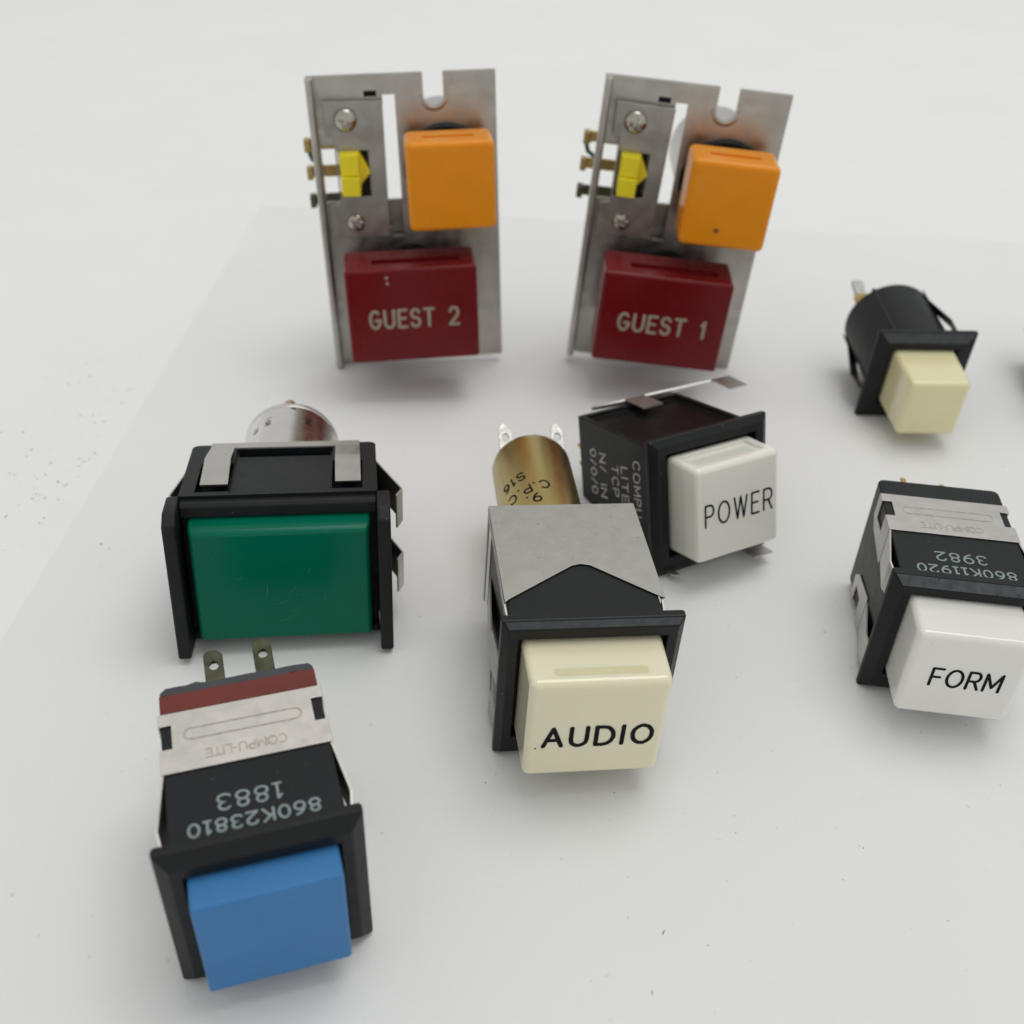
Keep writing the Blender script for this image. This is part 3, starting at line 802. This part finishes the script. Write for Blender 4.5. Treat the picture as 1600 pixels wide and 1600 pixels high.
def guest(label, pose, d, word, spot):
    T = Thing('switch_panel', label, 'switch panel', pose, (0, 0, -d['PH'] / 2), 'guest switch panels')
    a, h, t = d['PW'] / 2, d['PH'] / 2, 1.0
    bm = bmesh.new()
    box(bm, -a, a, -t, 0, -h, h)
    cs = []
    c = bmesh.new(); box(c, 3.5, 6.9, -3, 2, h - 3.65, h + 3); cs.append(c)
    c = bmesh.new(); lathe(c, [(-3, 1.7), (2, 1.7)], 5.2, h - 3.65, 24); cs.append(c)
    c = bmesh.new(); box(c, -11.9, -3.0, -3, 2, 0.2, 21.0); cs.append(c)
    c = bmesh.new(); box(c, -3.35, -1.3, -3, 2, -1.6, 22.4); cs.append(c)
    c = bmesh.new(); box(c, -14.35, -11.5, -3, 2, 4.9, 14.6); cs.append(c)
    c = bmesh.new(); box(c, -6.4, -4.3, -3, 2, 22.2, 23.1); cs.append(c)
    c = bmesh.new(); lathe(c, [(-3, 6.2), (2, 6.2)], d['ox'], d['oz'], 32); cs.append(c)
    c = bmesh.new(); lathe(c, [(-3, 6.2), (2, 6.2)], d['rx'], d['rz'], 32); cs.append(c)
    plate = T.add('face_plate', cut(bm, cs), STEEL, bevel=.12, seg=2)
    bm = bmesh.new()
    prism(bm, [(-a - .02, 0.02), (-a + 1.2, 0.02), (-a + 1.2, 1.9), (-a + .9, 2.3), (-a + .25, 2.3), (-a - .02, 1.9)], 'w', -h + .05, h - .05)
    T.add('edge_lip', bm, STEEL, parent=plate, bevel=.1, seg=2)
    bm = bmesh.new()      # coined ring round the notch
    n = 24
    ring = [[(5.2 + r * math.cos(R(g)), v, h - 3.65 + r * math.sin(R(g))) for r, v in ((1.75, .02), (1.95, .16), (2.3, .16), (2.55, .02))] for g in [180 + 180 * i / n for i in range(n + 1)]]
    vr = [[bm.verts.new(P(*p)) for p in r] for r in ring]
    for r0, r1 in zip(vr, vr[1:]):
        for i in range(3):
            bm.faces.new((r0[i], r0[i + 1], r1[i + 1], r1[i]))
    T.add('coined_ring', bm, STEEL, parent=plate)
    # slide switch: bracket, body, slider, contacts
    bm = bmesh.new()
    pts = [(-13.3, 22.0), (-3.4, 21.8), (-3.8, -1.1), (-13.8, -.9), (-13.8, 4.6), (-11.9, 5.0), (-12.0, 16.2), (-13.3, 16.4)]
    prism(bm, pts[::-1], 'v', .06, 1.7)
    c = bmesh.new(); box(c, -11.75, -6.4, -2, 3, 6.2, 13.9)
    br = T.add('slide_bracket', cut(bm, [c]), DSTEEL, bevel=.08, seg=1)
    screw(T, -9.75, 19.0, 1.7, r=1.9, parent=br, rot=15)
    screw(T, -9.55, 1.75, 1.7, r=1.6, parent=br, rot=40)
    bm = bmesh.new(); box(bm, -11.6, -5.0, -6.5, -.3, 1.5, 18.0)
    sb = T.add('slide_body', bm, DSTEEL, bevel=.2, seg=2)
    bm = bmesh.new(); box(bm, -12.8, -3.6, -2.2, -1.2, 17.0, 24.0)
    T.add('slide_insulator', bm, VOID, parent=sb)
    bm = bmesh.new(); box(bm, -11.5, -6.6, -.28, .05, 6.3, 13.8)
    T.add('slide_slot_floor', bm, VOID, parent=sb)
    for w in (13.0, 8.2, 3.2):
        bm = bmesh.new()
        box(bm, -14.6, -11.4, -8.5, -7.9, w - 1.0, w + 1.0)
        box(bm, -16.6, -14.62, -8.6, -7.8, w - .9, w + .9)
        box(bm, -17.7, -16.62, -9.2, -7.2, w - 1.3, w + .9)
        T.add('contact_lug', bm, GOLD if w > 5 else OLIVE, parent=sb, bevel=.1, seg=1)
    bm = bmesh.new()
    path = [(-16.4, -8.6, 12.3), (-17.0, -9.4, 11.2), (-16.6, -9.2, 10.0), (-15.2, -8.8, 9.2), (-14.6, -8.6, 8.4)]
    for i, p in enumerate(path[:-1]):
        q = path[i + 1]
        dv = Vector(P(*q)) - Vector(P(*p))
        mm = dv.to_track_quat('Z', 'Y').to_matrix().to_4x4()
        mm.translation = (Vector(P(*q)) + Vector(P(*p))) / 2
        bmesh.ops.create_cone(bm, cap_ends=True, segments=8, radius1=.42 * S, radius2=.42 * S, depth=dv.length * 1.12, matrix=mm)
    T.add('jumper_wire', bm, MATS.get('green_wire') or mat('green_wire', (0.02, 0.09, 0.05), .4), parent=sb)
    bm = bmesh.new()
    prism(bm, [(-11.3, 7.2), (-8.15, 7.1), (-7.9, 8.6), (-6.25, 10.4), (-8.0, 13.9), (-11.3, 14.0)], 'v', -.2, 2.6)
    sl = T.add('slider', bm, YEL, bevel=.15, seg=2)
    bm = bmesh.new()
    prism(bm, [(-11.3, 7.2), (-8.15, 7.1), (-8.1, 10.2), (-11.3, 10.35)], 'v', 2.62, 5.0)
    T.add('slider_step', bm, YEL, parent=sl, bevel=.15, seg=2)
    bm = bmesh.new()
    prism(bm, [(-11.25, 10.4), (-8.15, 10.3), (-8.1, 13.85), (-11.25, 13.95)], 'v', 2.62, 4.3)
    T.add('slider_step', bm, YEL, parent=sl, bevel=.15, seg=2)
    bm = bmesh.new(); box(bm, -5.0, 9.0, -3.2, -2.4, -2.4, 4.2)
    T.add('slot_shade_strip', bm, DSTEEL, bevel=.1, seg=1)  # added strip, standing in for the shadow seen through the slot's lower end
    # two lamp buttons through the plate
    for nm, cx, czz, cw, chh, vb, vf, m, rb in (('orange', d['ox'], d['oz'], d['ow'], d['oh'], d['ob'], d['ob'] + d['od'], ORANGE, 1.0), ('red', d['rx'], d['rz'], d['rw'], d['rh'], d['rb'], d['rb'] + d['rd'], RED, .6)):
        bm = bmesh.new()
        lathe(bm, [(-1.2, 6.1), (vb - 2.0, 6.1), (vb - 1.2, 5.7), (vb - 1.2, .1)], cx, czz, 48)
        T.add('button_collar', bm, BLKM)
        bm = bmesh.new()
        lathe(bm, [(.06, 7.5), (.7, 7.5), (1.1, 7.1), (1.1, 5.9)], cx, czz, 48)
        T.add('collar_flange', bm, BLKM)
        bm = bmesh.new()
        lathe(bm, [(-1.25, 7.9), (-19, 7.9), (-19.6, 7.3), (-19.6, .1)], cx, czz, 40)
        T.add('lamp_barrel', bm, TIN, ang=40)
        bm = bmesh.new()
        loft(bm, [rectring(vb - 1.15, cx - cw / 2, cx + cw / 2, czz - chh / 2, czz + chh / 2), rectring(vf, cx - cw / 2, cx + cw / 2, czz - chh / 2, czz + chh / 2)])
        if nm == 'orange':
            c = bmesh.new()
            box(c, cx - 4.2, cx + 4.2, vf - 4.6, vf - 3.4, czz + chh / 2 - .5, czz + chh / 2 + 3)
        else:
            c = bmesh.new()
            box(c, cx - 6.5, cx + 8.5, vf - 5.0, vf - 2.6, czz + chh / 2 - .5, czz + chh / 2 + 3)
        soften(bm, rb)
        bm = cut(bm, [c])
        cap = T.add('button_cap', bm, m, bevel='wn', label=('orange square button cap' if nm == 'orange' else 'deep red button cap engraved ' + word))
        if nm == 'red':
            uc0 = -.72
            bm = lettering(word, 3.05, .54, lambda x, y, l: (uc0 + x, vf + l, -10.95 + y), gap=.40, width=15.0)
            T.add('engraved_lettering', bm, CREAMINK, parent=cap, smooth=False)
            if not spot:
                for du, dw in ((-4.1, 6.9), (-4.0, 5.9)):
                    bm = bmesh.new()
                    lathe(bm, [(vf - .1, .28), (vf + .02, .28), (vf + .03, .02)], cx + du, czz + dw, 10)
                    T.add('chip_mark', bm, CREAMINK, parent=cap)
        elif spot:
            bm = bmesh.new()
            lathe(bm, [(vf - .1, .5), (vf + .02, .45), (vf + .03, .02)], cx - 1.3, czz - 4.2, 12)
            T.add('burn_mark', bm, BROWNSPOT, parent=cap)
    if spot:
        screw(T, -9.6, -h + 1.1, .2, r=1.25, rot=30)
    return T
DG = dict(PW=31.4, PH=51.35, ox=6.9, oz=10.05, ow=14.5, oh=14.52, ob=4.66, od=7.77, rx=-.85, rz=-10.5, rw=22.3, rh=16.75, rb=6.8, rd=8.75)
guest('upright steel switch panel with clean orange button over red button engraved GUEST 2', (-20.44, 184.3, 26.42, 8.06, -3.84, -2.83), DG, 'GUEST 2', False)
guest('leaning steel switch panel with brown spotted orange button over red button engraved GUEST 1', (26.21, 187.05, 26.46, -1.61, -.59, 3.27), DG, 'GUEST l', True)

# ---------------------------------------------------------------- dust and crumbs lying about
def crumbs(name, label, spots, m, z):
    bm = bmesh.new()
    for x, y, r, el in spots:
        n = random.randint(5, 7)
        a0 = random.uniform(0, 6.3)
        ca, sa = math.cos(a0), math.sin(a0)
        ringp = []
        for i in range(n):
            g = 2 * math.pi * i / n
            rr_ = r * random.uniform(.6, 1.2)
            px, py = rr_ * math.cos(g) * el, rr_ * math.sin(g)
            ringp.append((x + px * ca - py * sa, -(y + px * sa + py * ca)))
        hh = min(.18, r * .7)
        lo = [bm.verts.new(P(p[0], p[1], z)) for p in ringp]
        top = bm.verts.new(P(x, -y, z + hh))
        for i in range(n):
            bm.faces.new((lo[i], lo[(i + 1) % n], top))
        bm.faces.new(lo[::-1])
    bmesh.ops.recalc_face_normals(bm, faces=bm.faces)
    me = bpy.data.meshes.new(name)
    bm.to_mesh(me)
    bm.free()
    me.materials.append(m)
    o = bpy.data.objects.new(name, me)
    COL.objects.link(o)
    o['kind'] = 'stuff'
    o['label'] = label
    o['category'] = 'dust'
    return o
sp = [(random.uniform(-62, 110), random.uniform(47, 250), random.choice((.04, .05, .06, .08)), random.choice((1, 1, 2, 3.5))) for _ in range(150)]
sp += [(17.7, 64.3, .12, 3.2), (13.5, 82.0, .1, 1.4), (-1.5, 82.5, .12, 1), (41, 76, .1, 1), (-60, 123, .15, 2), (-58.5, 122, .12, 1.5)]
crumbs('dust_specks', 'tiny dark specks of dust scattered over the white paper', sp, DIRT, 0.0)
sp = []
for _ in range(90):
    t = random.random()
    sp.append((-69 - abs(random.gauss(0, 7)), 122 + 55 * t + random.gauss(0, 4), random.choice((.08, .1, .14, .2, .26)), random.uniform(1, 2.2)))
for _ in range(30):
    sp.append((random.uniform(-170, -70), random.uniform(110, 330), random.choice((.1, .15, .2)), random.uniform(1, 3)))
crumbs('dirt_crumbs', 'grey dirt crumbs on the white table beside the paper edge', sp, LDIRT, -0.16)
